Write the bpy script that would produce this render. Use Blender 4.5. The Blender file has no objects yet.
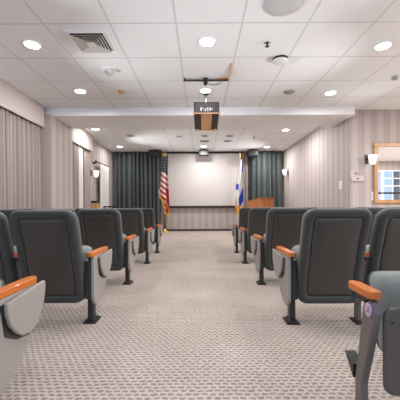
import bpy, bmesh, math, random
from mathutils import Vector, Matrix
random.seed(7)
S = bpy.context.scene
C = S.collection
EYE = 0.90
SC, FILL = 185, 150  # spot power: wall sconces, then the unseen lamps added for fill
F = 288.0
CX, CY = 201.0, 207.0
def at(px, py, Y):                       # point of the room seen at a pixel of the photograph, at depth Y
    return Vector(((px-CX)/F*Y, Y, EYE+(CY-py)/F*Y))

# ------------------------------------------------------------------ materials
def new_mat(name):
    m = bpy.data.materials.new(name); m.use_nodes = True
    nt = m.node_tree
    return m, nt, nt.nodes['Principled BSDF']
def N(nt, t, **kw):
    n = nt.nodes.new(t)
    for k, v in kw.items(): setattr(n, k, v)
    return n
def plain(name, col, rough=0.5, metal=0.0, spec=0.5, noise=0.0, nscale=60, bump=0.0, coat=0.0):
    m, nt, b = new_mat(name)
    b.inputs['Base Color'].default_value = (*col, 1)
    b.inputs['Roughness'].default_value = rough
    b.inputs['Metallic'].default_value = metal
    b.inputs['Specular IOR Level'].default_value = spec
    b.inputs['Coat Weight'].default_value = coat
    if noise or bump:
        tc = N(nt, 'ShaderNodeTexCoord'); nz = N(nt, 'ShaderNodeTexNoise')
        nz.inputs['Scale'].default_value = nscale; nz.inputs['Detail'].default_value = 4
        nt.links.new(tc.outputs['Object'], nz.inputs['Vector'])
        if noise:
            mx = N(nt, 'ShaderNodeMix', data_type='RGBA')
            mx.inputs[6].default_value = (*[c*(1-noise) for c in col], 1)
            mx.inputs[7].default_value = (*[min(1, c*(1+noise)) for c in col], 1)
            nt.links.new(nz.outputs['Fac'], mx.inputs[0]); nt.links.new(mx.outputs[2], b.inputs['Base Color'])
        if bump:
            bp = N(nt, 'ShaderNodeBump'); bp.inputs['Strength'].default_value = bump; bp.inputs['Distance'].default_value = 0.004
            nt.links.new(nz.outputs['Fac'], bp.inputs['Height']); nt.links.new(bp.outputs['Normal'], b.inputs['Normal'])
    return m
def emit(name, col, st):
    m, nt, b = new_mat(name)
    b.inputs['Base Color'].default_value = (*col, 1)
    b.inputs['Emission Color'].default_value = (*col, 1); b.inputs['Emission Strength'].default_value = st
    return m
def mth(nt, op, a, b=None, c=None):
    n = N(nt, 'ShaderNodeMath', operation=op)
    for i, v in enumerate((a, b, c)):
        if v is None: continue
        if isinstance(v, (int, float)): n.inputs[i].default_value = v
        else: nt.links.new(v, n.inputs[i])
    return n.outputs[0]
def wood(name, c1, c2, scale=18, rough=0.3, axis=1):
    m, nt, b = new_mat(name)
    tc = N(nt, 'ShaderNodeTexCoord'); mp = N(nt, 'ShaderNodeMapping')
    sc = [1.0, 1.0, 1.0]; sc[axis] = 0.12
    mp.inputs['Scale'].default_value = sc
    nz = N(nt, 'ShaderNodeTexNoise'); nz.inputs['Scale'].default_value = scale; nz.inputs['Detail'].default_value = 6
    nz.inputs['Distortion'].default_value = 1.2
    cr = N(nt, 'ShaderNodeValToRGB')
    cr.color_ramp.elements[0].position = 0.3; cr.color_ramp.elements[0].color = (*c1, 1)
    cr.color_ramp.elements[1].position = 0.7; cr.color_ramp.elements[1].color = (*c2, 1)
    nt.links.new(tc.outputs['Object'], mp.inputs['Vector']); nt.links.new(mp.outputs[0], nz.inputs['Vector'])
    nt.links.new(nz.outputs['Fac'], cr.inputs['Fac']); nt.links.new(cr.outputs['Color'], b.inputs['Base Color'])
    b.inputs['Roughness'].default_value = rough; b.inputs['Coat Weight'].default_value = 0.1
    return m
def wallpaper(name, axis, ca, cb, period=0.26):
    m, nt, b = new_mat(name)
    tc = N(nt, 'ShaderNodeTexCoord'); sp = N(nt, 'ShaderNodeSeparateXYZ')
    nt.links.new(tc.outputs['Object'], sp.inputs[0])
    u = mth(nt, 'FRACT', mth(nt, 'DIVIDE', mth(nt, 'ADD', sp.outputs[axis], 20.0), period))
    cr = N(nt, 'ShaderNodeValToRGB'); cr.color_ramp.interpolation = 'LINEAR'
    es = cr.color_ramp.elements
    mid = tuple((x+y)/2 for x, y in zip(ca, cb))
    stops = [(0, ca), (.40, ca), (.42, mid), (.45, ca), (.49, cb), (.62, cb), (.64, mid), (.68, mid), (.70, cb), (.94, cb), (.99, ca)]
    es[0].position = 0; es[0].color = (*ca, 1); es[1].position = 1; es[1].color = (*ca, 1)
    for p, c in stops[1:]:
        e = es.new(p); e.color = (*c, 1)
    nt.links.new(u, cr.inputs['Fac'])
    nz = N(nt, 'ShaderNodeTexNoise'); nz.inputs['Scale'].default_value = 90
    nt.links.new(tc.outputs['Object'], nz.inputs['Vector'])
    mx = N(nt, 'ShaderNodeMix', data_type='RGBA', blend_type='MULTIPLY'); mx.inputs[0].default_value = 0.18
    nt.links.new(cr.outputs['Color'], mx.inputs[6]); nt.links.new(nz.outputs['Color'], mx.inputs[7])
    nt.links.new(mx.outputs[2], b.inputs['Base Color'])
    b.inputs['Roughness'].default_value = 0.7; b.inputs['Specular IOR Level'].default_value = 0.25
    return m
def ceiling_mat(name, sx, x0, y0):
    m, nt, b = new_mat(name)
    tc = N(nt, 'ShaderNodeTexCoord'); sp = N(nt, 'ShaderNodeSeparateXYZ')
    nt.links.new(tc.outputs['Object'], sp.inputs[0])
    def line(o, off, w):
        f = mth(nt, 'FRACT', mth(nt, 'ADD', mth(nt, 'DIVIDE', mth(nt, 'SUBTRACT', o, off), sx), 40.5))
        return mth(nt, 'LESS_THAN', mth(nt, 'ABSOLUTE', mth(nt, 'SUBTRACT', f, 0.5)), w/sx/2)
    l = mth(nt, 'MAXIMUM', line(sp.outputs[0], x0, 0.020), line(sp.outputs[1], y0, 0.020))
    nz = N(nt, 'ShaderNodeTexNoise'); nz.inputs['Scale'].default_value = 120; nz.inputs['Detail'].default_value = 3
    nt.links.new(tc.outputs['Object'], nz.inputs['Vector'])
    t = N(nt, 'ShaderNodeMix', data_type='RGBA')
    t.inputs[6].default_value = (.84, .84, .84, 1); t.inputs[7].default_value = (.92, .92, .92, 1)
    nt.links.new(nz.outputs['Fac'], t.inputs[0])
    mx = N(nt, 'ShaderNodeMix', data_type='RGBA'); mx.inputs[7].default_value = (.66, .66, .66, 1)  # grid lines darker: shadow in the tile reveal put into the colour
    nt.links.new(l, mx.inputs[0]); nt.links.new(t.outputs[2], mx.inputs[6]); nt.links.new(mx.outputs[2], b.inputs['Base Color'])
    b.inputs['Roughness'].default_value = 0.85; b.inputs['Specular IOR Level'].default_value = 0.2
    return m
def carpet_mat():
    m, nt, b = new_mat('carpet_weave')
    tc = N(nt, 'ShaderNodeTexCoord')
    wn = N(nt, 'ShaderNodeTexNoise'); wn.inputs['Scale'].default_value = 30
    dm = N(nt, 'ShaderNodeVectorMath', operation='SCALE'); dm.inputs['Scale'].default_value = 0.024
    ad = N(nt, 'ShaderNodeVectorMath', operation='ADD')
    nt.links.new(tc.outputs['Object'], wn.inputs['Vector']); nt.links.new(wn.outputs['Color'], dm.inputs[0])
    nt.links.new(tc.outputs['Object'], ad.inputs[0]); nt.links.new(dm.outputs[0], ad.inputs[1])
    sp = N(nt, 'ShaderNodeSeparateXYZ'); nt.links.new(ad.outputs[0], sp.inputs[0])
    yy = mth(nt, 'DIVIDE', mth(nt, 'ADD', sp.outputs[1], 50.0), 0.027)
    row = mth(nt, 'FLOOR', yy); v = mth(nt, 'ABSOLUTE', mth(nt, 'SUBTRACT', mth(nt, 'FRACT', yy), .5))
    u = mth(nt, 'FRACT', mth(nt, 'ADD', mth(nt, 'DIVIDE', mth(nt, 'ADD', sp.outputs[0], 50.0), 0.041), mth(nt, 'MULTIPLY', row, .46)))
    u = mth(nt, 'ABSOLUTE', mth(nt, 'SUBTRACT', u, .5))
    def ss(o, a, b_):
        n = N(nt, 'ShaderNodeMapRange', interpolation_type='SMOOTHSTEP'); nt.links.new(o, n.inputs[0])
        n.inputs[1].default_value = a; n.inputs[2].default_value = b_; n.inputs[3].default_value = 1; n.inputs[4].default_value = 0
        return n.outputs[0]
    dash = mth(nt, 'MULTIPLY', ss(u, .24, .46), ss(v, .10, .38))
    fine = N(nt, 'ShaderNodeTexNoise'); fine.inputs['Scale'].default_value = 45; fine.inputs['Detail'].default_value = 3
    nt.links.new(tc.outputs['Object'], fine.inputs['Vector'])
    base = N(nt, 'ShaderNodeMix', data_type='RGBA')
    base.inputs[6].default_value = (.42, .365, .32, 1); base.inputs[7].default_value = (.66, .58, .52, 1)
    nt.links.new(fine.outputs['Fac'], base.inputs[0])
    wv = N(nt, 'ShaderNodeMix', data_type='RGBA'); wv.inputs[7].default_value = (.28, .22, .185, 1)
    nt.links.new(dash, wv.inputs[0]); nt.links.new(base.outputs[2], wv.inputs[6])
    big = N(nt, 'ShaderNodeTexNoise'); big.inputs['Scale'].default_value = 1.6; big.inputs['Detail'].default_value = 5
    nt.links.new(tc.outputs['Object'], big.inputs['Vector'])
    mx = N(nt, 'ShaderNodeMix', data_type='RGBA', blend_type='MULTIPLY'); mx.inputs[0].default_value = 1
    cr = N(nt, 'ShaderNodeValToRGB')
    cr.color_ramp.elements[0].position = .35; cr.color_ramp.elements[0].color = (.88, .86, .85, 1)
    cr.color_ramp.elements[1].position = .65; cr.color_ramp.elements[1].color = (1, 1, 1, 1)
    nt.links.new(big.outputs['Fac'], cr.inputs['Fac'])
    nt.links.new(wv.outputs[2], mx.inputs[6]); nt.links.new(cr.outputs['Color'], mx.inputs[7])
    nt.links.new(mx.outputs[2], b.inputs['Base Color'])
    bp = N(nt, 'ShaderNodeBump', invert=True); bp.inputs['Strength'].default_value = .5; bp.inputs['Distance'].default_value = .005
    nt.links.new(dash, bp.inputs['Height']); nt.links.new(bp.outputs['Normal'], b.inputs['Normal'])
    b.inputs['Roughness'].default_value = 0.9; b.inputs['Specular IOR Level'].default_value = 0.15
    return m

WPA, WPB = (.54, .465, .435), (.455, .385, .357)
M = dict(
    carpet=carpet_mat(),
    tile=ceiling_mat('ceiling_tile', 0.716, -0.26, 3.115),
    white=plain('white_paint', (.92, .92, .92), .6, spec=.3),
    paperx=wallpaper('striped_wallpaper_x', 0, WPA, WPB),
    papery=wallpaper('striped_wallpaper_y', 1, WPA, WPB),
    pelmet=plain('pelmet_fabric', (.56, .48, .45), .75, noise=.05, nscale=40),
    baseboard=plain('dark_baseboard', (.045, .032, .028), .5),
    fabric=plain('chair_fabric', (.033, .038, .034), .55, noise=.18, nscale=350, bump=.25, spec=.45),
    seatfab=plain('seat_fabric', (.23, .26, .25), .85, noise=.2, nscale=350, bump=.35),
    shell=plain('back_panel_plastic', (.044, .038, .033), .34, spec=.7, noise=.12, nscale=500, bump=.05),
    lower=plain('lower_shell_plastic', (.085, .073, .064), .35, noise=.1, nscale=400),
    seam=plain('dark_seam', (.012, .012, .012), .6),
    panel=plain('end_panel_plastic', (.33, .30, .27), .42, noise=.05, nscale=300),
    legm=plain('leg_enamel', (.145, .125, .112), .40, noise=.05, nscale=200),
    legdark=plain('black_steel', (.02, .02, .02), .4),
    armwood=wood('orange_oak', (.46, .10, .010), (.66, .185, .022), 30, .35, 1),
    badge=plain('lavender_badge', (.55, .40, .55), .4),
    badgeink=plain('badge_print', (.30, .16, .38), .4),
    green=plain('green_drape', (.068, .080, .079), .75, noise=.15, nscale=30),
    beige=plain('beige_drape', (.35, .285, .255), .8, noise=.10, nscale=30),
    taupe=plain('taupe_drape', (.22, .18, .16), .8, noise=.10, nscale=30),
    sheer=plain('white_sheer', (.74, .69, .65), .8),
    screen=plain('screen_vinyl', (.60, .55, .52), .7),
    black=plain('black_plastic', (.018, .017, .016), .45),
    grille=plain('black_grille', (.05, .05, .05), .7, noise=.3, nscale=600),
    greyplastic=plain('grey_grille', (.36, .36, .36), .6, noise=.25, nscale=700),
    lightgrey=plain('pale_grille', (.60, .60, .60), .6, noise=.1, nscale=700),
    offwhite=plain('offwhite_plastic', (.80, .78, .75), .4),
    chrome=plain('chrome', (.65, .65, .66), .18, metal=1),
    tan=plain('tan_plastic', (.62, .33, .16), .5),
    tanwood=wood('tan_panel', (.55, .24, .09), (.75, .42, .2), 14, .45, 1),
    brown=plain('dark_brown_case', (.022, .013, .009), .45),
    ventdark=plain('vent_interior', (.03, .02, .015), .8),
    ventmetal=plain('vent_metal', (.66, .62, .57), .4, spec=.5),
    lectern=wood('lectern_veneer', (.36, .12, .028), (.46, .17, .045), 10, .35, 2),
    framewood=wood('pine_frame', (.42, .20, .075), (.56, .30, .13), 12, .35, 2),
    gold=plain('gold_brass', (.75, .46, .12), .3, metal=.7),
    fringe=plain('gold_fringe', (.80, .38, .05), .7, noise=.3, nscale=200),
    red=plain('flag_red', (.42, .02, .02), .7), fwhite=plain('flag_white', (.66, .64, .62), .7),
    navy=plain('flag_navy', (.014, .015, .04), .7), blue=plain('flag_blue', (.02, .05, .42), .7),
    lamp=emit('lit_lens', (1.0, .97, .92), 14.0),
    shade=emit('lit_glass_shade', (1.0, .92, .84), .8),
    darkwood=plain('dark_wood', (.08, .04, .02), .4),
)
m, nt, b = new_mat('mirror_glass'); b.inputs['Metallic'].default_value = 1; b.inputs['Roughness'].default_value = .02
b.inputs['Base Color'].default_value = (.92, .93, .94, 1); M['mirror'] = m
M['fabric'].node_tree.nodes['Principled BSDF'].inputs['Sheen Weight'].default_value = .22
m, nt, b = new_mat('window_pane'); b.inputs['Transmission Weight'].default_value = 1; b.inputs['Roughness'].default_value = 0
b.inputs['IOR'].default_value = 1.02; M['pane'] = m

# ------------------------------------------------------------------ mesh helpers
def build(name, bm, mat, parent=None, smooth=False, bevel=0.0, seg=2, mats=None):
    bmesh.ops.recalc_face_normals(bm, faces=bm.faces[:])
    me = bpy.data.meshes.new(name); bm.to_mesh(me); bm.free()
    for x in (mats or [mat]): me.materials.append(x)
    if smooth: me.polygons.foreach_set('use_smooth', [True]*len(me.polygons))
    o = bpy.data.objects.new(name, me); C.objects.link(o)
    if parent: o.parent = parent
    if bevel:
        md = o.modifiers.new('bevel', 'BEVEL'); md.width = bevel; md.segments = seg; md.limit_method = 'ANGLE'
        md.angle_limit = math.radians(40)
    return o
def tag(o, label, cat, group=None):
    o['label'] = label; o['category'] = cat
    if group: o['group'] = group
    return o
def empty(name, loc, label, cat, group=None, rz=0):
    o = bpy.data.objects.new(name, None); C.objects.link(o); o.empty_display_size = .1
    o.location = loc; o.rotation_euler = (0, 0, rz)
    return tag(o, label, cat, group)
def struct(name, bm, mat, parent=None, **k):
    o = build(name, bm, mat, parent, **k)
    if not parent: o['kind'] = 'structure'
    return o
def B(*boxes):
    bm = bmesh.new()
    for b in boxes: box(bm, *b)
    return bm
def box(bm, x0, x1, y0, y1, z0, z1):
    vs = [bm.verts.new((x, y, z)) for z in (z0, z1) for y in (y0, y1) for x in (x0, x1)]
    for f in ((0,2,3,1), (4,5,7,6), (0,1,5,4), (2,6,7,3), (0,4,6,2), (1,3,7,5)):
        bm.faces.new([vs[i] for i in f])
def lathe(bm, prof, n=28, mat=None):
    rings = []
    for r, z in prof:
        rings.append([bm.verts.new((r*math.cos(2*math.pi*k/n), r*math.sin(2*math.pi*k/n), z)) for k in range(n)])
    for a, b in zip(rings, rings[1:]):
        for k in range(n): bm.faces.new((a[k], a[(k+1) % n], b[(k+1) % n], b[k]))
    bm.faces.new(rings[0]); bm.faces.new(rings[-1])
    if mat is not None: bmesh.ops.transform(bm, matrix=mat, verts=[v for r in rings for v in r])
    return bm
def tube(bm, pts, r, n=10):
    pts = [Vector(p) for p in pts]; rings = []
    for i, p in enumerate(pts):
        t = (pts[min(i+1, len(pts)-1)]-pts[max(i-1, 0)]).normalized()
        a = t.cross(Vector((0, 0, 1)) if abs(t.z) < .9 else Vector((1, 0, 0))).normalized(); c = t.cross(a)
        rr = r[i] if isinstance(r, (list, tuple)) else r
        rings.append([bm.verts.new(p+rr*(math.cos(2*math.pi*k/n)*a+math.sin(2*math.pi*k/n)*c)) for k in range(n)])
    for a, b in zip(rings, rings[1:]):
        for k in range(n): bm.faces.new((a[k], a[(k+1) % n], b[(k+1) % n], b[k]))
    bm.faces.new(rings[0]); bm.faces.new(rings[-1])
    return bm
def prism(bm, poly, x0, x1, axis=0):       # outline in (y, z) extruded along x (axis 0), or (x, z) along y (axis 1)
    def mk(x, p): return (x, p[0], p[1]) if axis == 0 else ((p[0], x, p[1]) if axis == 1 else (p[0], p[1], x))
    a = [bm.verts.new(mk(x0, p)) for p in poly]; b = [bm.verts.new(mk(x1, p)) for p in poly]
    bm.faces.new(a); bm.faces.new(b[::-1])
    n = len(poly)
    for i in range(n): bm.faces.new((a[i], b[i], b[(i+1) % n], a[(i+1) % n]))
    return bm
def rrect(hw, v0, v1, r, k=6):
    pts = []
    for cx, cv, a0 in ((hw-r, v1-r, 0), (-hw+r, v1-r, 90), (-hw+r, v0+r, 180), (hw-r, v0+r, 270)):
        for i in range(k+1):
            a = math.radians(a0+90*i/k); pts.append((cx+r*math.cos(a), cv+r*math.sin(a)))
    # extra points along the long sides so the sheet can bend
    out = []
    for i, p in enumerate(pts):
        q = pts[(i+1) % len(pts)]; out.append(p)
        if i % (k+1) == k:
            for j in range(1, 8): out.append((p[0]+(q[0]-p[0])*j/8, p[1]+(q[1]-p[1])*j/8))
    return out
def loft(bm, loops, fn, cap0=True, cap1=True):
    rs = [[bm.verts.new(fn(u, v, d)) for u, v, d in lp] for lp in loops]
    n = len(rs[0])
    for a, b in zip(rs, rs[1:]):
        for k in range(n): bm.faces.new((a[k], a[(k+1) % n], b[(k+1) % n], b[k]))
    if cap0: bm.faces.new(rs[0])
    if cap1: bm.faces.new(rs[-1])
    return bm
def copy_tree(o, parent=None):
    c = o.copy(); C.objects.link(c)
    if parent: c.parent = parent
    for ch in list(o.children): copy_tree(ch, c)
    return c

# ------------------------------------------------------------------ the setting
XL, XR, YB = -3.28, 3.08, 10.80
YF = 5.95                                   # wall that narrows the room on the right
XE, YS = 9.6, -0.95                         # far right side and rear wall of the wide part
ZN, ZS, ZF = 2.89, 2.733, 2.96
struct('floor', B((-3.4, XE+.1, -2.6, 11.0, -.1, 0)), M['carpet'])
struct('ceiling', B((-3.4, XE+.1, -2.6, 5.75, ZN, ZN+.3), (XR+.0, XE+.1, 5.75, YF+.1, ZN, ZN+.3)), M['tile'])
struct('ceiling', B((-3.4, XR+.12, 6.68, 11.0, ZF, ZF+.23)), M['tile'])
struct('trim_1', B((-3.4, XR-.001, 5.75, 6.68, ZS, ZF+.23)), M['white'])
struct('wall_left', B((XL-.12, XL, -2.6, 11.0, 0, ZF)), M['papery'])
struct('wall_left', B((XL, -2.95, 5.66, 6.62, 0, ZS)), M['papery'])
struct('wall_back', B((XL, XR, YB, YB+.15, 0, ZF)), M['paperx'])
struct('wall_right', B((XR, XR+.12, YF+.1, 11.0, 0, ZF)), M['papery'])
struct('wall_front', B((XR, XE+.1, YF, YF+.1, 0, ZN)), M['paperx'])
wx0, wx1, wz0, wz1 = 7.80, 9.25, .75, 2.50     # window in the rear wall, seen in the mirror
struct('wall_rear', B((3.2, wx0, YS-.15, YS, 0, ZN), (wx1, XE, YS-.15, YS, 0, ZN), (wx0, wx1, YS-.15, YS, 0, wz0), (wx0, wx1, YS-.15, YS, wz1, ZN)), M['paperx'])
struct('wall_east', B((XE, XE+.1, -2.6, YF, 0, ZN)), M['papery'])
w = struct('window_1', B((wx0, wx1, YS-.12, YS-.05, wz1-.05, wz1), (wx0, wx1, YS-.12, YS-.05, wz0, wz0+.05), (wx0, wx0+.05, YS-.12, YS-.05, wz0, wz1),
     (wx1-.05, wx1, YS-.12, YS-.05, wz0, wz1), (8.02, 8.14, YS-.12, YS-.03, wz0, wz1), (8.55, 8.58, YS-.11, YS-.06, wz0, wz1), (8.9, 8.93, YS-.11, YS-.06, wz0, wz1),
     (8.14, wx1, YS-.11, YS-.06, 1.78, 1.81), (8.14, wx1, YS-.11, YS-.06, 2.12, 2.15)), M['white'])
struct('rail', B((wx0, wx1, YS-.12, YS-.03, 1.44, 1.52)), M['legdark'], w)
struct('pane', B((wx0, wx1, YS-.095, YS-.085, wz0, wz1)), M['pane'], w)
struct('baseboard_back', B((XL, XR, YB-.02, YB, 0, .075)), M['baseboard'])
struct('baseboard_right', B((XR-.018, XR, YF+.1, YB-.02, 0, .075)), M['baseboard'])
struct('baseboard_front', B((XR, XE, YF-.018, YF, 0, .075)), M['baseboard'])
struct('baseboard_left', B((XL, XL+.018, 6.63, YB-.02, 0, .075)), M['baseboard'])

# ------------------------------------------------------------------ chairs
HW = 0.238
L0, L1 = 0.165, 0.885
def bend(z):                                # rear face of the backrest, low part upright, top leaning back
    t = max(0, (z-L0)/(L1-L0))
    return -.085-.185*t**1.5
def make_back(t):
    def fn(u, v, d): return (u*(1-.02*math.sin(math.pi*(v-L0)/(L1-L0))), bend(v)+d, v)
    def lp(ins, d, r0=.075):
        return [(u, v, d) for u, v in rrect(HW-ins, L0+ins, L1-ins, max(.02, r0-ins*.7))]
    bm = bmesh.new()
    loft(bm, [lp(.072, .020), lp(.064, .010), lp(.056, .001), lp(.044, -.006), lp(.026, -.006), lp(.010, .002), lp(.002, .016), lp(0, .04),
              lp(.004, .075), lp(.016, .092), lp(.05, .10), lp(.10, .102), lp(.16, .102)], fn)
    bk = build('backrest', bm, M['fabric'], t, smooth=True)
    bm = bmesh.new()
    loft(bm, [lp(.0675, .019), lp(.0675, .006), lp(.072, .003), lp(.10, -.002), lp(.14, -.005), lp(.18, -.006), lp(.215, -.006)], fn)
    build('back_panel', bm, M['shell'], bk, smooth=True)
    return bk
def make_seat(t):
    z0, z1 = .20, .575
    def fn(u, v, d): return (u, .045+d+.10*((v-z0)/(z1-z0)), v)
    def lp(ins, d, r=.06): return [(u, v, d) for u, v in rrect(.205-ins, z0+ins, z1-ins, max(.012, r-ins*.7))]
    bm = bmesh.new()
    loft(bm, [lp(.14, -.035), lp(.08, -.034), lp(.04, -.028), lp(.012, -.012), lp(0, .012), lp(0, .04), lp(.008, .05)], fn)
    st = build('seat', bm, M['seatfab'], t, smooth=True)
    bm = bmesh.new()
    loft(bm, [lp(.004, .046), lp(.002, .062), lp(.02, .078), lp(.08, .085), lp(.14, .086)], fn)
    build('seat_shell', bm, M['shell'], st, smooth=True)
    return st
def plain_leg(t, x, s, head=False):
    bm = bmesh.new()
    prism(bm, [(-.014, .012), (.040, .012), (.040, .13), (-.024, .46), (-.034, .505), (-.056, .518 if head else .50), (-.105 if head else -.085, .512 if head else .50), (-.112 if head else -.094, .47), (-.014, .14)], x-.016, x+.016)
    lg = build('leg', bm, M['legm'], t, bevel=.006)
    build('foot_plate', B((x-.04, x+.04, -.06, .07, 0, .014)), M['legdark'], lg, bevel=.004)
def arm(t, x, y0, y1):
    bm = bmesh.new()
    h = .027
    pl = [(x-h, y0+.012), (x-h+.01, y0), (x+h-.01, y0), (x+h, y0+.012), (x+h, y1-.035), (x+h-.010, y1-.012), (x+h-.026, y1), (x-h+.026, y1), (x-h+.010, y1-.012), (x-h, y1-.035)]
    prism(bm, pl, .525, .555, axis=2)
    build('armrest', bm, M['armwood'], t, bevel=.007, seg=3)
    build('arm_bracket', B((x-.016, x+.016, y0+.03, y1-.08, .497, .5245)), M['legdark'], t)
def smooth_poly(pts, k=5):
    out = []
    n = len(pts)
    for i in range(n):
        p0, p1, p2, p3 = (Vector(pts[(i+j-1) % n]) for j in range(4))
        for j in range(k):
            q = j/k
            v = .5*((2*p1)+(-p0+p2)*q+(2*p0-5*p1+4*p2-p3)*q*q+(-p0+3*p1-3*p2+p3)*q**3)
            out.append((v.x, v.y))
    return out
def aisle_end(t, s):
    x = -.26*s
    o = -s                                   # outward, towards the aisle
    bm = bmesh.new(); box(bm, x-.022, x+.022, -.03, .035, .012, .50)
    lg = build('leg', bm, M['legdark'], t, bevel=.006)
    bm = bmesh.new(); box(bm, x-.05, x+.05, -.055, .085, 0, .012); box(bm, x-.035, x+.035, -.05, .06, .0121, .03)
    build('foot_plate', bm, M['legdark'], lg, bevel=.004)
    a, b_ = x+o*.023, x+o*.048
    bm = bmesh.new()
    prism(bm, [(-.075, .523), (-.075, .24)] + [(-.068, .19), (-.045, .155), (-.01, .135), (.04, .135), (.09, .155), (.145, .195), (.20, .265), (.245, .345), (.272, .42), (.283, .48), (.285, .523)], min(a, b_), max(a, b_))
    ep = build('end_panel', bm, M['panel'], t, bevel=.006)
    # dark steel upright behind the panel
    bm = bmesh.new(); box(bm, x-.022, x+.022, -.085, -.031, .20, .497)
    build('upright', bm, M['legdark'], t, bevel=.006)
    # folded writing tablet on the aisle face
    a, b_ = x+o*.052, x+o*.072
    bm = bmesh.new()
    prism(bm, [(.015, .505), (.305, .530), (.310, .50), (.295, .43), (.265, .375), (.23, .335), (.18, .318), (.125, .325), (.08, .355), (.04, .40), (.02, .455)], min(a, b_), max(a, b_))
    build('writing_tablet', bm, M['panel'], t, bevel=.006)
    bm = bmesh.new()
    prism(bm, [(.00, .50), (.03, .36), (.10, .32), (.2, .30), (.2, .335), (.11, .35), (.05, .41), (.02, .50)], min(x+o*.0485, x+o*.0515), max(x+o*.0485, x+o*.0515))
    build('tablet_hinge', bm, M['legdark'], t)
def make_chair(s, aisle, last, bare=False):
    t = bpy.data.objects.new('auditorium_chair', None); C.objects.link(t)
    bk = make_back(t); st = make_seat(t)
    if bare:                                 # narrower back carried by a steel-backed lower plate
        for o, k, d in ((bk, .82, .045), (bk.children[0], .82, .045), (st, .86, .045), (st.children[0], .86, .045)):
            for v in o.data.vertices: v.co.x = v.co.x*k+d
        bm = bmesh.new()
        prism(bm, rrect(.238, .150, .495, .04), -.118, -.095, axis=1)
        br = build('lower_shell', bm, M['lower'], t, bevel=.006)
        bm = bmesh.new()
        for zz in (.44,): lathe(bm, [(.006, 0), (.006, .003), (.003, .004)], 10, Matrix.Translation((-.21, -.1185, zz)) @ Matrix.Rotation(math.pi/2, 4, 'X'))
        build('rivet', bm, M['legdark'], br)
    x = -.26*s
    if bare:
        plain_leg(t, x, s, True); arm(t, x, -.10, .10)
        bm = bmesh.new()
        lathe(bm, [(.002, 0), (.026, 0), (.026, .006), (.002, .006)], 24, Matrix.Translation((x-.016, -.074, .478)) @ Matrix.Rotation(-math.pi/2, 4, 'Y') @ Matrix.Diagonal((1.1, .86, 1, 1)))
        bd = build('row_badge', bm, M['badge'], t); bd['label'] = 'lavender oval badge'
        bm = bmesh.new()
        prism(bm, [(-.082, .467), (-.064, .467), (-.064, .473), (-.076, .473), (-.076, .490), (-.082, .490)], x-.0235, x-.0221)
        build('print', bm, M['badgeink'], bd)
        bm = bmesh.new(); prism(bm, [(.046, .19), (.12, .215), (.105, .20), (.046, .13)], x-.02, x+.03)
        build('seat_stop', bm, M['legdark'], t)
    elif aisle:
        aisle_end(t, s); arm(t, x+(-s)*.02, -.10, .30)
    else:
        plain_leg(t, x, s); arm(t, x, -.12, .25)
    if last:
        plain_leg(t, -x, s); arm(t, -x, -.12, .25)
    return t
PITCH = .52
ROWY = [1.17, 2.28, 3.40, 4.63, 5.70]
rown = ['nearest row', 'second row from camera', 'third row from camera', 'fourth row from camera', 'front row']
coln = ['aisle seat', 'second seat from aisle', 'third seat from aisle', 'fourth seat from aisle', 'fifth seat from aisle']
protos = {}
def place(s, r, c, ncol):
    bare = (s > 0 and r == 0)
    key = (s, c == 0, c == ncol-1 and r >= 3, bare)
    if key not in protos:
        protos[key] = o = make_chair(*key)
    else:
        o = copy_tree(protos[key])
    x = s*((.70 if s > 0 else .87)+.26+PITCH*c); y = ROWY[r]
    if s > 0 and r > 0: y -= .04
    if bare: x, y = .70+.26, 1.25
    o.location = (x, y, 0)
    side = 'right' if s > 0 else 'left'
    if bare: lab = 'dark green auditorium chair cut by the right edge, with bent leg and lavender oval badge'
    elif r == 0: lab = 'auditorium chair cut by the left edge, showing wooden arm and folded grey tablet'
    else: lab = 'dark grey-green auditorium chair %s of the aisle, %s, %s' % (side, rown[r], coln[c])
    tag(o, lab, 'chair', 'auditorium chairs in rows %s of the aisle' % side)
for s, counts in ((-1, (1, 2, 3, 4, 3)), (1, (1, 2, 3, 5, 4))):
    for r, n in enumerate(counts):
        for c in range(n): place(s, r, c, n)

# ------------------------------------------------------------------ curtains and pelmets
def curtain(bm, p0, p1, z0, z1, fold=.12, amp=.035, thick=.006, seed=1, gather=0.0):
    rnd = random.Random(seed)
    p0, p1 = Vector(p0), Vector(p1); L = (p1-p0).length; t = (p1-p0)/L; nrm = Vector((-t.y, t.x))
    ph, xs, x = 0, [], 0
    cols = []
    n = int(L/fold*14); cur = fold; a = amp
    for i in range(n+1):
        s = L*i/n
        ph += 2*math.pi*(L/n)/cur
        if i % 14 == 0: cur = fold*rnd.uniform(.7, 1.35); a = amp*rnd.uniform(.65, 1.15)
        cols.append((s, a*(2*abs(math.sin(ph/2))**.6-1)+.12*a*math.sin(1.3*ph+1), rnd.uniform(-.004, .004)))
    rows = [(z1, .55), (z1-.12, .75), (z0+(z1-z0)*.5, .95), (z0+.3, 1.05), (z0, 1.1)]
    g = [[[bm.verts.new((*(p0+t*s+nrm*(d*k+j+off*thick)), z)) for (s, d, j) in cols] for z, k in rows] for off in (0, 1)]
    for q in range(2):
        for r in range(len(rows)-1):
            for i in range(n):
                bm.faces.new((g[q][r][i], g[q][r][i+1], g[q][r+1][i+1], g[q][r+1][i]))
    R = len(rows)-1
    for i in range(n):
        for r in (0, R): bm.faces.new((g[0][r][i], g[0][r][i+1], g[1][r][i+1], g[1][r][i]))
    for r in range(R):
        for i in (0, n): bm.faces.new((g[0][r][i], g[0][r+1][i], g[1][r+1][i], g[1][r][i]))
    return bm
tag(build('curtain', curtain(bmesh.new(), (-3.165, 5.63), (-3.165, 1.2), .03, 2.56, .08, .065, seed=3), M['beige'], smooth=True),
    'long beige pleated curtain at the left edge, nearest to the camera', 'curtain', 'beige curtains on the left wall')
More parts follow.
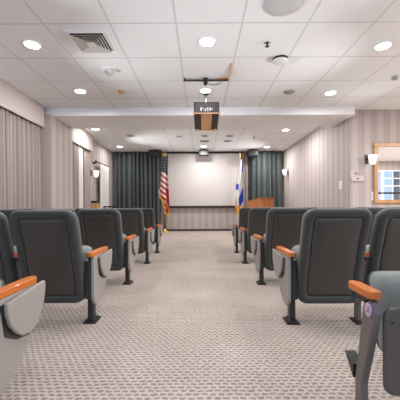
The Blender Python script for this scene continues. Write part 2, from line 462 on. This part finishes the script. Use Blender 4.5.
c2 = tag(build('curtain', curtain(bmesh.new(), (-3.17, 7.42), (-3.17, 6.68), .03, 2.58, .13, .05, seed=5), M['beige'], smooth=True),
    'beige pleated curtain with a white strip standing for daylight on its folds, behind the wall pier', 'curtain', 'beige curtains on the left wall')
build('sheer', curtain(bmesh.new(), (-3.17, 7.72), (-3.17, 7.46), .03, 2.58, .09, .03, seed=6), M['sheer'], c2, smooth=True)  # white panel in place of daylight sheen on the folds
build('drape', curtain(bmesh.new(), (-3.17, 8.2), (-3.17, 7.76), .03, 2.58, .11, .035, seed=8), M['beige'], c2, smooth=True)
def pelmet(y0, y1, z0, z1, lab, x1):
    bm = bmesh.new(); box(bm, x1-.025, x1, y0, y1, z0, z1); box(bm, XL+.002, x1-.025, y0, y0+.025, z0, z1); box(bm, XL+.002, x1-.025, y1-.025, y1, z0, z1); box(bm, XL+.002, x1-.025, y0+.025, y1-.025, z1-.02, z1)
    tag(build('curtain_pelmet', bm, M['pelmet'], bevel=.004), lab, 'pelmet', 'pelmets over the left curtains')
pelmet(1.1, 5.65, 2.47, ZN-.002, 'long pinkish beige pelmet over the nearest curtain at the left edge', -3.06)
pelmet(6.70, 8.26, 2.50, ZF-.002, 'shorter pinkish beige pelmet over the curtain past the wall pier', -3.09)
# third window dressing near the far corner
t = empty('curtain_rod', (XL, 9.3, 2.3), 'thin dark curtain rod with brackets on the left wall by the far corner', 'curtain rod')
build('rod', tube(bmesh.new(), [(.10, -.62, 0), (.10, .68, 0)], .016), M['legdark'], t, smooth=True)
for yy in (-.55, .6):
    build('bracket', B((.001, .10, yy-.02, yy+.02, -.07, -.018), (.085, .115, yy-.03, yy+.03, -.06, .03)), M['brown'], t)
tag(build('sheer_curtain', curtain(bmesh.new(), (XL+.10, 9.9), (XL+.10, 9.05), .03, 2.275, .13, .028, seed=12), M['sheer'], smooth=True),
    'cream white sheer curtain hanging from the rod near the far left corner', 'curtain')
tag(build('drape', curtain(bmesh.new(), (-1.52, 10.66), (-3.22, 10.66), .03, 2.94, .17, .11, seed=21), M['green'], smooth=True),
    'dark green full-height drape left of the projection screen', 'drape', 'green drapes on the far wall')
tag(build('drape', curtain(bmesh.new(), (3.02, 10.66), (1.80, 10.66), .03, 2.94, .17, .11, seed=22), M['green'], smooth=True),
    'dark green full-height drape right of the projection screen, behind the lectern', 'drape', 'green drapes on the far wall')
tag(build('side_drape', curtain(bmesh.new(), (1.76, 10.7), (1.54, 10.7), .03, 2.93, .1, .025, seed=23), M['taupe'], smooth=True),
    'narrow taupe drape between the screen and the right green drape', 'drape', 'taupe edge drapes')
tag(build('side_drape', curtain(bmesh.new(), (-1.28, 10.7), (-1.47, 10.7), .03, 2.93, .1, .025, seed=24), M['taupe'], smooth=True),
    'narrow taupe drape behind the striped flag', 'drape', 'taupe edge drapes')

# ------------------------------------------------------------------ screen
t = empty('projection_screen', (.13, 10.72, .9), 'large pale projection screen on the far wall', 'projection screen')
build('screen_sheet', B((-1.36, 1.36, 0, .012, .04, 1.99)), M['screen'], t)
build('bottom_bar', B((-1.37, 1.37, -.015, .028, -.03, .045)), M['brown'], t, bevel=.008)
build('wall_mount', B((-1.2, -1.1, .02, .079, 2.0, 2.05), (1.1, 1.2, .02, .079, 2.0, 2.05)), M['black'], t)
build('screen_case', B((-1.40, 1.40, -.04, .0195, 1.99, 2.058)), M['black'], t, bevel=.01)

# ------------------------------------------------------------------ boxes hanging under the far ceiling
def speaker(px, w, h, y, lab, col, name='loudspeaker', grp=None):
    x = (px-CX)/F*y
    t = empty(name, (x, y, ZF-.03-h), lab, 'loudspeaker', grp)
    build('cabinet', B((-w/2, w/2, -.12, .12, 0, h)), M['black'], t, bevel=.012)
    build('grille', B((-w/2+.03, w/2-.03, -.13, -.1205, .025, h-.025)), M[col], t)
    build('mount_bracket', B((-.05, .05, -.05, .05, h+.001, h+.03)), M['legdark'], t)
speaker(156, .42, .22, 10.35, 'black loudspeaker hanging in front of the left green drape', 'black', grp='loudspeakers under the far ceiling')
speaker(253, .36, .22, 10.35, 'black loudspeaker hanging in front of the right green drape', 'black', grp='loudspeakers under the far ceiling')
speaker(204, .34, .19, 10.35, 'small black loudspeaker hanging over the top centre of the screen', 'black', grp='loudspeakers under the far ceiling')

# ------------------------------------------------------------------ flags
def flag(t, yc, left, right, top, bot, colf, mats, mat_fringe, fringe_from):
    # outline given in photo pixels at depth yc, turned into metres relative to the stand
    ox, oy = t.location.x, t.location.y
    def interp(tab, y):
        for (a, xa), (b, xb) in zip(tab, tab[1:]):
            if a <= y <= b: return xa+(xb-xa)*(y-a)/(b-a)
        return tab[-1][1] if y > tab[-1][0] else tab[0][1]
    bm = bmesh.new(); NX, NY = 18, 90; g = []
    for j in range(NY+1):
        y = top+(bot-top)*j/NY; row = []
        for i in range(NX+1):
            s = i/NX; x = interp(left, y)*(1-s)+interp(right, y)*s
            p = at(x, y, yc); dep = .045*math.sin(s*9+j*.02)*min(1, .35+j/40)
            row.append((bm.verts.new((p.x-ox, dep-.02, p.z)), x, y))
        g.append(row)
    for j in range(NY):
        for i in range(NX):
            f = bm.faces.new((g[j][i][0], g[j][i+1][0], g[j+1][i+1][0], g[j+1][i][0]))
            f.material_index = colf((g[j][i][1]+g[j][i+1][1])/2, (g[j][i][2]+g[j+1][i][2])/2, i, j); f.smooth = True
    fl = build('flag', bm, None, t, mats=mats)
    md = fl.modifiers.new('solid', 'SOLIDIFY'); md.thickness = .004
    # fringe along the fly and bottom edge
    bm = bmesh.new(); rows = []
    ys = [fringe_from+(bot-fringe_from)*k/24 for k in range(25)]
    pts = [(interp(left, y), y) for y in ys]+[(interp(left, bot)*(1-k/6)+interp(right, bot)*k/6, bot) for k in range(1, 7)]
    for k, (x, y) in enumerate(pts):
        p = at(x, y, yc); q = at(x-.9 if k < 25 else x, y+1.4, yc)
        w_ = .02*math.sin(k*1.3)
        rows.append((bm.verts.new((p.x-ox, w_-.03, p.z)), bm.verts.new((q.x-ox, w_-.035, q.z+.01*math.sin(k*2.1)))))
    for a, b in zip(rows, rows[1:]): bm.faces.new((a[0], b[0], b[1], a[1]))
    fr = build('fringe', bm, mat_fringe, fl); md = fr.modifiers.new('solid', 'SOLIDIFY'); md.thickness = .012
    return fl
def stand(loc, lab, h, ball):
    t = empty('flag_stand', loc, lab, 'flag')
    build('base', lathe(bmesh.new(), [(.16, 0), (.16, .02), (.13, .05), (.05, .07), (.03, .13), (.022, .14)]), M['gold'], t, smooth=True)
    build('pole', tube(bmesh.new(), [(0, .03, .12), (0, .03, h-.2)], .013), M['gold'] if ball else M['darkwood'], t, smooth=True)
    bm = bmesh.new()
    if ball: lathe(bm, [(.012, h-.2), (.03, h-.18), (.012, h-.15), (.02, h-.1), (.012, h-.04), (.002, h)], 16, Matrix.Translation((0, .03, 0)))
    else:      # spread eagle: body, head and two wings
        lathe(bm, [(.012, h-.2), (.03, h-.18), (.015, h-.15), (.034, h-.10), (.03, h-.06), (.016, h-.035), (.02, h-.015), (.003, h)], 14, Matrix.Translation((0, .03, 0)))
        for s in (-1, 1):
            prism(bm, [(s*.02, h-.09), (s*.06, h-.03), (s*.085, h-.02), (s*.08, h-.09), (s*.05, h-.14), (s*.02, h-.12)], .022, .038, axis=1)
    build('finial', bm, M['gold'], t, smooth=ball)
    return t
t = stand(((164.9-CX)/F*10.2, 10.2, 0), 'flag with red and white stripes and blue starred corner, left of the screen', 2.84, False)
def us(x, y, i, j):
    if y < 172+(x-164)*.8: return 2 if not (i % 3 == 1 and j % 4 == 1) else 1
    if y > 188 and x > 166.2: return 0
    return int((y-(x-160)*.75+400)//2.7) % 2
flag(t, 10.2, [(156, 163.6), (165, 162.3), (176, 161), (190, 159.8), (196, 160.6), (203, 164.6), (214, 166)], [(156, 166.6), (172, 168), (190, 169), (206, 169.8), (214, 169)],
     156, 213, us, [M['red'], M['fwhite'], M['navy']], M['fringe'], 188)
bm = tube(bmesh.new(), [(.10, -.06, 1.0), (.13, -.07, .8), (.12, -.07, .62)], .008); lathe(bm, [(.006, .64), (.022, .62), (.03, .5), (.004, .5)], 12, Matrix.Translation((.12, -.07, 0)))
build('tassel', bm, M['fringe'], t, smooth=True)
t = stand(((240.3-CX)/F*10.0, 10.0, 0), 'white flag with blue stripes and gold fringe, right of the screen', 2.80, True)
def isr(x, y, i, j):
    if abs((y-198)-(241.5-x)*2.4) < 6.5 and x > 238.6: return 1
    a, b_ = x-237.2, y-187.0                  # six-pointed star
    if (b_ < 2.4 and b_ > 2.2*abs(a)*1.6-4.6) or (b_ > -2.4 and b_ < 4.6-2.2*abs(a)*1.6): return 1
    if x > 241.8 and y < 172: return 1
    return 0
fl = flag(t, 10.0, [(160, 239.3), (175, 237.6), (187, 235.8), (200, 235.6), (208, 236.2), (215, 237)], [(160, 242.6), (180, 243), (200, 243), (208, 242.6), (215, 241.5)],
     160, 207, isr, [M['fwhite'], M['blue']], M['fringe'], 198)
# deep gold fringe hanging under the flag
bm = bmesh.new(); rows = []
for k in range(15):
    x = 236+6.6*k/14
    p, q = at(x, 206.2, 10.0), at(x+.25*math.sin(k*2), 213.6+1.8*math.sin(k*.8), 10.0); d = .035*math.sin(k*1.1)-.035
    rows.append((bm.verts.new((p.x-t.location.x, d, p.z)), bm.verts.new((q.x-t.location.x, d, q.z))))
for a, b in zip(rows, rows[1:]): bm.faces.new((a[0], b[0], b[1], a[1]))
o = build('tassel', bm, M['fringe'], fl); md = o.modifiers.new('solid', 'SOLIDIFY'); md.thickness = .012

# ------------------------------------------------------------------ lectern
t = empty('lectern', (2.0, 9.75, 0), 'orange wooden lectern in front of the right green drape', 'lectern', rz=math.radians(40))
build('plinth', B((-.36, .36, -.30, .30, 0, .09)), M['darkwood'], t, bevel=.006)
build('front_panel', B((-.36, .36, -.30, -.27, .091, 1.17)), M['lectern'], t, bevel=.004)
for s in (-1, 1):
    bm = bmesh.new(); prism(bm, [(-.269, .091), (.28, .091), (.28, 1.06), (-.269, 1.17)], s*.345-.015, s*.345+.015)
    build('side_panel', bm, M['lectern'], t)
build('shelf', B((-.329, .329, -.269, .27, .6, .625)), M['lectern'], t)
bm = bmesh.new(); prism(bm, [(-.325, 1.183), (.32, 1.054), (.32, 1.074), (-.325, 1.205)], -.375, .375)
build('reading_desk', bm, M['lectern'], t, bevel=.006)
build('book_stop', B((-.36, .36, .295, .31, 1.0795, 1.10)), M['lectern'], t)

# ------------------------------------------------------------------ cabinet with a black box, far left
t = empty('side_cabinet', (-3.13, 8.50, 0), 'narrow orange wooden cabinet by the left wall under the far sconce', 'cabinet')
build('body', B((-.10, .10, -.10, .10, .04, 1.0)), M['tanwood'], t, bevel=.005)
build('base', B((-.09, .09, -.09, .09, 0, .039)), M['darkwood'], t)
build('top', B((-.11, .11, -.11, .11, 1.001, 1.025)), M['tanwood'], t, bevel=.004)
d = build('door', B((.1005, .115, -.09, .09, .08, .95)), M['tanwood'], t, bevel=.003)
build('handle', B((.116, .13, .05, .065, .5, .6)), M['gold'], d)
t = empty('media_player', (-3.13, 8.50, 1.0255), 'small black box lying on the narrow orange wooden cabinet', 'media player')
build('case', B((-.08, .07, -.09, .09, .012, .075)), M['black'], t, bevel=.006)
for sx in (-.06, .05):
    for sy in (-.07, .07): build('foot', B((sx-.012, sx+.012, sy-.012, sy+.012, 0, .0115)), M['legdark'], t)
build('front_panel', B((.0705, .075, -.08, .08, .02, .068)), M['grille'], t)
t = empty('console_table', (-2.95, 9.45, 0), 'low black console table in front of the sheer curtain', 'table')
build('top', B((-.15, .15, -.30, .30, .91, .945)), M['black'], t, bevel=.005)
for sx in (-.13, .13):
    for sy in (-.27, .27): build('leg', B((sx-.016, sx+.016, sy-.016, sy+.016, 0, .9095)), M['legdark'], t)
build('shelf', B((-.113, .113, -.253, .253, .30, .32)), M['black'], t)

# ------------------------------------------------------------------ ceiling fixtures
def downlight(px, py, h, lab, zc=None):
    y = F*h/(CY-py); x = (px-CX)/F*y
    mk_down(x, y, EYE+h, lab)
def mk_down(x, y, z, lab):
    z = (ZN if y < 5.75 else ZF)
    t = empty('downlight', (x, y, z), lab, 'ceiling light', 'recessed downlights in the ceiling')
    bm = bmesh.new(); n = 32
    rs = [[bm.verts.new((r*math.cos(2*math.pi*k/n), r*math.sin(2*math.pi*k/n), zz)) for k in range(n)] for r, zz in ((.105, -.001), (.105, -.008), (.085, -.016), (.085, -.001))]
    for a, b in zip(rs, rs[1:]+rs[:1]):
        for k in range(n): bm.faces.new((a[k], a[(k+1) % n], b[(k+1) % n], b[k]))
    build('trim_ring', bm, M['white'], t, smooth=False)
    build('lens', lathe(bmesh.new(), [(.083, -.002), (.083, -.014), (.06, -.024), (.02, -.028)], 24), M['lamp'], t, smooth=True)
    ld = bpy.data.lights.new('lamp', 'AREA'); ld.shape = 'DISK'; ld.size = .16; ld.energy = (13 if x < -2.5 else 30) if y > 6 else (95 if x > 4 else LAMP if y > 2.5 else LAMP*.7); ld.color = (.98, .985, 1)
    lo = bpy.data.objects.new('lamp', ld); C.objects.link(lo); lo.parent = t; lo.location = (0, 0, -.034)
    return t
LAMP = 12.5
for px, py, h, lab in ((33, 43, 1.99, 'bright downlight, nearest at upper left'), (208, 41, 1.99, 'bright downlight, nearest in the ceiling middle'), (384, 46, 1.99, 'bright downlight, nearest at upper right'),
        (81, 90, 1.99, 'bright downlight of the second line on the left'), (206, 90, 1.99, 'bright downlight just above the hanging projector'), (331, 93, 1.99, 'bright downlight of the second line on the right'),
        (96, 128, 2.06, 'bright downlight past the ceiling beam, near the left pelmet'), (286, 130, 2.06, 'bright downlight past the ceiling beam, near the right wall'),
        (120, 146, 2.06, 'farthest downlight, in front of the left green drape'), (204, 146, 2.06, 'farthest downlight, above the screen centre'), (267, 147, 2.06, 'farthest downlight, in front of the right green drape')):
    downlight(px, py, h, lab)
for y in (1.95, .4):                          # the same grid of lamps goes on over and behind the camera
    for x, w_ in ((-2.04, 'left'), (.085, 'middle'), (2.26, 'right')):
        mk_down(x, y, ZN, 'downlight %s the camera, %s line' % ('above' if y > 1 else 'behind', w_))
for x, y in ((5.6, 3.2), (8.0, 3.2), (8.0, .8), (5.6, .8)):  # unseen lamps, added so light bounces up onto the ceiling
    mk_down(x, y, ZN, 'added downlight in the wide part right of the frame, %s %s' % ('inner' if x < 6 else 'outer', 'front' if y > 2 else 'rear'))

def round_grille(px, py, h, r, lab, mat='greyplastic', name='ceiling_speaker', cat='ceiling speaker'):
    y = F*h/(CY-py); x = (px-CX)/F*y
    t = empty(name, (x, y, ZN if y < 5.75 else ZF), lab, cat, 'round ceiling speakers')
    build('rim', lathe(bmesh.new(), [(r*.7, -.001), (r, -.001), (r*1.0, -.008), (r*.9, -.014), (r*.7, -.014)], 32), M['lightgrey'], t, smooth=False)
    build('grille', lathe(bmesh.new(), [(r*.85, -.0145), (r*.8, -.022), (r*.4, -.026), (.01, -.027)], 32), M[mat], t, smooth=True)
round_grille(285, 2.5, 1.99, .20, 'large round pale ceiling speaker at the top edge', 'lightgrey')
round_grille(290, 92, 1.99, .10, 'round grey ceiling speaker right of the hanging projector')
round_grille(131, 135, 2.06, .12, 'small round ceiling speaker past the beam, left of the others')
round_grille(179.5, 136, 2.06, .08, 'small round ceiling speaker past the beam, left of the projector foot')
round_grille(205, 135.7, 2.06, .11, 'small round ceiling speaker past the beam, straight below the projector')
round_grille(230, 136, 2.06, .12, 'small round ceiling speaker past the beam, right of the projector')
def slot_vent(px, py, w, d, lab):
    y = F*2.06/(CY-py); x = (px-CX)/F*y
    t = empty('slot_vent', (x, y, ZF), lab, 'air vent', 'slot vents in the far ceiling')
    build('frame', B((-w, w, -d, -d*.8, -.012, -.001), (-w, w, d*.8, d, -.012, -.001), (-w, -w*.94, -d*.8, d*.8, -.012, -.001), (w*.94, w, -d*.8, d*.8, -.012, -.001)), M['lightgrey'], t)
    build('backing', B((-w*.93, w*.93, -d*.79, d*.79, -.004, -.001)), M['ventdark'], t)
    for k in (-.5, 0, .5): build('slat', B((-w*.93, w*.93, d*k-.014, d*k+.014, -.010, -.0045)), M['greyplastic'], t)
slot_vent(205, 141, .14, .12, 'small slotted air vent past the beam, near the screen middle')
slot_vent(228, 141, .11, .12, 'small slotted air vent past the beam, right of the middle one')

# square diffuser
t = empty('air_diffuser', (-1.30, 3.455, ZN), 'square louvred air diffuser in the upper left ceiling', 'air vent')
def ring(bm, r0, z0, r1, z1, th=.004):
    a = [[bm.verts.new((sx*r, sy*r, z)) for sx, sy in ((-1, -1), (1, -1), (1, 1), (-1, 1))] for r, z in ((r0, z0), (r1, z1), (r1-th, z1), (r0-th, z0))]
    for p, q in zip(a, a[1:]+a[:1]):
        for k in range(4): bm.faces.new((p[k], p[(k+1) % 4], q[(k+1) % 4], q[k]))
bm = bmesh.new()
for r0, r1 in ((.235, .195),): ring(bm, r0, -.001, r1, -.014, .004)
box(bm, -.24, .24, -.24, -.195, -.010, -.001); box(bm, -.24, .24, .195, .24, -.010, -.001); box(bm, -.24, -.195, -.195, .195, -.010, -.001); box(bm, .195, .24, -.195, .195, -.010, -.001)
build('frame', bm, M['white'], t)
build('backing', B((-.194, .194, -.194, .194, -.003, -.001)), M['ventdark'], t)
for r in (.185, .15, .115, .082):
    bm = bmesh.new(); ring(bm, r-.032, -.008, r, -.036, .005); build('louver', bm, M['ventmetal'], t)
bm = bmesh.new(); ring(bm, .035, -.006, .055, -.04, .004); box(bm, -.05, .05, -.05, .05, -.04, -.036); build('core', bm, M['ventmetal'], t)

def eyeball(px, py, lab, r=.10):
    y = F*1.99/(CY-py); x = (px-CX)/F*y
    t = empty('spotlight', (x, y, ZN), lab, 'spotlight', 'unlit eyeball spotlights')
    build('trim_ring', lathe(bmesh.new(), [(r*.6, -.001), (r, -.001), (r, -.006), (r*.85, -.014), (r*.6, -.014)], 28), M['white'], t)
    mt = Matrix.Translation((.0, .0, -.012)) @ Matrix.Rotation(math.radians(28), 4, 'Y') @ Matrix.Rotation(math.radians(-22), 4, 'X')
    e = build('eyeball', lathe(bmesh.new(), [(r*.72, -.0), (r*.70, -.03), (r*.6, -.05), (r*.45, -.052)], 24, mt), M['lightgrey'], t, smooth=True)
    build('lamp_face', lathe(bmesh.new(), [(r*.42, -.0525), (r*.3, -.054)], 20, mt), M['greyplastic'], e)
eyeball(109.5, 69, 'grey eyeball spotlight in the ceiling below the square diffuser')
eyeball(396, 76, 'grey eyeball spotlight in the ceiling at the right edge', .085)
y = F*1.99/(CY-90); t = empty('motion_sensor', ((122-CX)/F*y, y, ZN), 'small tan dome on the ceiling between the left downlights', 'sensor')
build('mount_base', lathe(bmesh.new(), [(.075, 0), (.075, -.008), (.06, -.014)], 24), M['offwhite'], t)
build('dome', lathe(bmesh.new(), [(.058, -.0145), (.055, -.032), (.035, -.048), (.01, -.053)], 24), M['tan'], t, smooth=True)
y = F*1.99/(CY-59); t = empty('smoke_detector', ((281-CX)/F*y, y, ZN), 'white round smoke detector on the ceiling right of centre', 'smoke detector')
build('base', lathe(bmesh.new(), [(.10, -.001), (.10, -.012), (.09, -.016)], 32), M['brown'], t)
build('vent_band', lathe(bmesh.new(), [(.085, -.0165), (.085, -.026)], 32), M['brown'], t)
build('cover', lathe(bmesh.new(), [(.098, -.0265), (.10, -.035), (.09, -.05), (.05, -.06), (.01, -.061)], 32), M['offwhite'], t, smooth=True)
for px, py, h, lab in ((268, 43, 1.99, 'small chrome sprinkler head near the smoke detector'), (254.5, 137, 2.06, 'tiny sprinkler head in the far ceiling, right of the small vents')):
    y = F*h/(CY-py); t = empty('sprinkler', ((px-CX)/F*y, y, EYE+h if y > 5.75 else ZN), lab, 'sprinkler', 'ceiling sprinkler heads')
    build('mount_ring', lathe(bmesh.new(), [(.036, 0), (.036, -.005), (.02, -.012)], 20), M['chrome'], t)
    build('head', lathe(bmesh.new(), [(.014, -.0125), (.009, -.03), (.006, -.042), (.026, -.044), (.026, -.047)], 16), M['legdark'], t)

# ceiling bar in front of the projector
yb = 4.45
t = empty('ceiling_bar', (0.08, yb, ZN), 'thin dark bar with clamp and tan bracket across the ceiling above the projector', 'ceiling bar')
build('bar', tube(bmesh.new(), [(-.34, 0, -.035), (.36, 0, -.035)], .014), M['brown'], t, smooth=True)
for x in (-.32, .34): build('hanger', B((x-.012, x+.012, -.012, .012, -.021, -.0005)), M['legdark'], t)
build('clamp', B((-.035, .035, -.03, .03, -.075, -.0005), (-.025, .025, -.04, .04, -.10, -.0755)), M['black'], t, bevel=.006)
build('cable', tube(bmesh.new(), [(.03, -.02, -.09), (.09, -.02, -.115), (.17, -.02, -.11), (.22, -.01, -.08), (.24, 0, -.05)], .006), M['black'], t, smooth=True)
bm = bmesh.new(); prism(bm, [(-.47, -.002), (.03, -.002), (.03, -.05), (-.05, -.05)], .345, .357); box(bm, .20, .345, -.02, .03, -.02, -.001)
build('bracket', bm, M['tanwood'], t)

# projector
t = empty('projector', (.095, 4.8, 2.33), 'dark brown projector with tan underside hanging from the ceiling', 'projector')
bm = bmesh.new(); prism(bm, [(-.30, .03), (.30, -.075), (.30, .13), (-.30, .215)], -.20, .20)
build('case', bm, M['brown'], t, bevel=.012)
bm = bmesh.new(); prism(bm, [(-.285, .0195), (.285, -.0803), (.285, -.0743), (-.285, .0255)], -.085, .085)
build('under_panel', bm, M['tanwood'], t)
build('rear_lip', B((-.22, .22, -.315, -.301, .022, .040)), M['tan'], t, bevel=.003)
for s in (-1, 1):
    bm = bmesh.new(); lathe(bm, [(.03, 0), (.03, -.02), (.02, -.028)], 14, Matrix.Translation((s*.15, .245, -.070))); build('foot', bm, M['tan'], t)
for k, (x, w_, z, h_) in enumerate(((-.085, .018, .075, .05), (-.055, .012, .10, .02), (-.02, .016, .07, .035), (.015, .03, .10, .018), (.02, .014, .066, .02), (.055, .016, .075, .05), (.085, .012, .085, .025))):
    build('connector', B((x-w_/2, x+w_/2, -.303, -.3005, z, z+h_)), M['offwhite'], t)
build('mount_plate', B((-.12, .12, 0.18, .295, .165, .180)), M['black'], t)
build('mount_pole', lathe(bmesh.new(), [(.022, .1805), (.022, .545)], 16, Matrix.Translation((0, .26, 0))), M['seam'], t, smooth=True)
build('ceiling_cup', lathe(bmesh.new(), [(.05, .546), (.05, .56)], 20, Matrix.Translation((0, .26, 0))), M['black'], t)
bm = bmesh.new(); lathe(bm, [(.05, 0), (.055, .03), (.045, .03)], 20, Matrix.Translation((0, .305, .05)) @ Matrix.Rotation(-math.pi/2, 4, 'X')); build('lens', bm, M['black'], t, smooth=True)

# ------------------------------------------------------------------ things on the walls
yw = YF-.03
t = empty('wall_mirror', (4.45, yw, .955), 'large mirror in a pine frame at the right edge, reflecting a blue window', 'mirror')
W2, H2, fw = .89, 1.24, .075
build('frame', B((-W2, W2, -.02, .029, 0, fw), (-W2, W2, -.02, .029, H2-fw, H2), (-W2, -W2+fw, -.02, .029, fw, H2-fw), (W2-fw, W2, -.02, .029, fw, H2-fw)), M['framewood'], t, bevel=.008)
build('glass', B((-W2+fw, W2-fw, .0, .008, fw, H2-fw)), M['mirror'], t)
def uplight(parent, loc, target, e, cone=150, blend=1.0, size=.05, col=(.92, .96, 1)):
    ld = bpy.data.lights.new('lamp', 'SPOT'); ld.energy = e; ld.color = col; ld.spot_size = math.radians(cone); ld.spot_blend = blend; ld.shadow_soft_size = size
    lo = bpy.data.objects.new('lamp', ld); C.objects.link(lo); lo.parent = parent; lo.location = loc
    lo.rotation_euler = (Vector(target)-Vector(loc)).to_track_quat('-Z', 'Y').to_euler()
def sconce(loc, rz, lab, e, aim):
    t = empty('wall_sconce', loc, lab, 'wall lamp', 'wall sconces', rz)
    build('backplate', B((-.035, .035, -.018, -.0, -.09, .10)), M['legdark'], t, bevel=.006)
    build('arm', tube(bmesh.new(), [(0, -.02, .0), (.01, -.07, .03), (.03, -.12, .045), (.05, -.14, .02)], .009), M['legdark'], t, smooth=True)
    build('lamp_shade', lathe(bmesh.new(), [(.03, -.10), (.05, -.08), (.07, .0), (.085, .09), (.08, .09), (.062, .0), (.04, -.07)], 24, Matrix.Translation((.05, -.14, -.02))), M['shade'], t, smooth=True)
    build('bulb', lathe(bmesh.new(), [(.004, 0), (.022, .02), (.02, .06), (.004, .075)], 16, Matrix.Translation((.05, -.14, -.06))), M['shade'], t, smooth=True)
    uplight(t, (.05, -.14, .09), aim, e, cone=80)
sconce((3.42, YF, 1.86), 0, 'lit wall sconce with dark arm beside the pine framed mirror', SC*.1, (-1.5, -2.0, 1.2))
sconce((XL, 8.60, 1.93), math.pi/2, 'wall sconce with added uplight on the left wall past the second pelmet', SC*.8, (.35, -3.0, .62))  # unclear fixture built as a lit sconce, to lift the far ceiling
sconce((XR, 10.15, 2.12), -math.pi/2, 'wall sconce with added uplight high on the right wall near the far drape', SC*.6, (.9, -3.0, .5))  # small pale fixture given an added uplight for the far ceiling
def fill_torchiere(x, y, lab, aim, e):  # unseen lamp, added only to brighten the ceiling
    t = empty('fill_torchiere', (x, y, 0), lab, 'added fill lamp', 'added torchiere lamps outside the frame')
    build('base', lathe(bmesh.new(), [(.15, 0), (.15, .02), (.03, .04)], 28), M['legdark'], t)
    build('pole', lathe(bmesh.new(), [(.014, .0405), (.014, 1.66)], 14), M['legdark'], t, smooth=True)
    build('lamp_shade', lathe(bmesh.new(), [(.02, 1.661), (.10, 1.69), (.17, 1.76), (.165, 1.76), (.09, 1.70), (.018, 1.672)], 28), M['shade'], t, smooth=True)
    uplight(t, (0, 0, 1.80), Vector(aim)-Vector((x, y, 0)), e, cone=76)
fill_torchiere(-2.9, 3.6, 'added fill torchiere by the left curtain, just outside the left edge', (5.0, 5.0, 2.85), FILL)
fill_torchiere(-2.9, 2.0, 'added fill torchiere by the left curtain, nearer the camera', (5.0, 2.2, 2.85), FILL)
fill_torchiere(3.3, 3.6, 'added fill torchiere just outside the right edge', (-5.0, 5.0, 2.85), FILL)
fill_torchiere(3.3, 2.0, 'added fill torchiere right of the frame, nearer the camera', (-5.0, 2.2, 2.85), FILL)
p = at(357, 179, YF); t = empty('thermostat', (p.x, YF, p.z), 'cream wall control panel between the corner and the sconce', 'thermostat')
build('case', B((-.13, .13, -.035, 0, -.07, .05)), M['pelmet'], t, bevel=.01)
build('scale_strip', B((-.11, .11, -.038, -.0355, -.02, -.005)), M['lightgrey'], t)
build('lever', B((-.02, .02, -.048, -.0385, -.022, -.003)), M['legdark'], t)
build('mount_plate', B((-.13, .02, -.012, 0, .052, .17)), M['pelmet'], t, bevel=.004)
build('dial', lathe(bmesh.new(), [(.035, 0), (.035, .02), (.028, .026)], 24, Matrix.Translation((-.02, -.0125, .115)) @ Matrix.Rotation(math.pi/2, 4, 'X')), M['greyplastic'], t)
def switch(loc, rz, lab, w=.045, h=.075):
    t = empty('light_switch', loc, lab, 'light switch', 'white light switches on the walls', rz)
    build('plate', B((-w, w, -.010, -.0005, -h, h)), M['offwhite'], t, bevel=.004)
    build('rocker', B((-.014, .014, -.016, -.0105, -.032, .032)), M['white'], t, bevel=.003)
    build('shadow_gap', B((-.018, .018, -.0115, -.0102, -.037, .037)), M['legdark'], t)
p = at(372.5, 197, YF); switch((p.x, YF, p.z), 0, 'white light switch low beside the mirror frame', .03, .09)
switch((XR, 6.34, 1.37), -math.pi/2, 'white light switch on the right wall next to the corner', .07, .09)
# ------------------------------------------------------------------ light, camera, look
wd = bpy.data.worlds.new('daylight'); S.world = wd; wd.use_nodes = True
bg = wd.node_tree.nodes['Background']; bg.inputs[0].default_value = (.52, .68, 1.0, 1); bg.inputs[1].default_value = 1.2
cam = bpy.data.cameras.new('camera'); co = bpy.data.objects.new('camera', cam); C.objects.link(co)
co.location = (0, 0, EYE); co.rotation_euler = (math.radians(90), math.radians(0.3), 0)
cam.sensor_width = 36; cam.lens = F/400*36
cam.shift_x = -(CX-200)/400; cam.shift_y = (CY-200)/400; cam.clip_start = .05
S.camera = co
S.view_settings.view_transform = 'Standard'; S.view_settings.look = 'None'
S.view_settings.gamma = 1; S.view_settings.use_curve_mapping = False
S.view_settings.exposure = 0.34
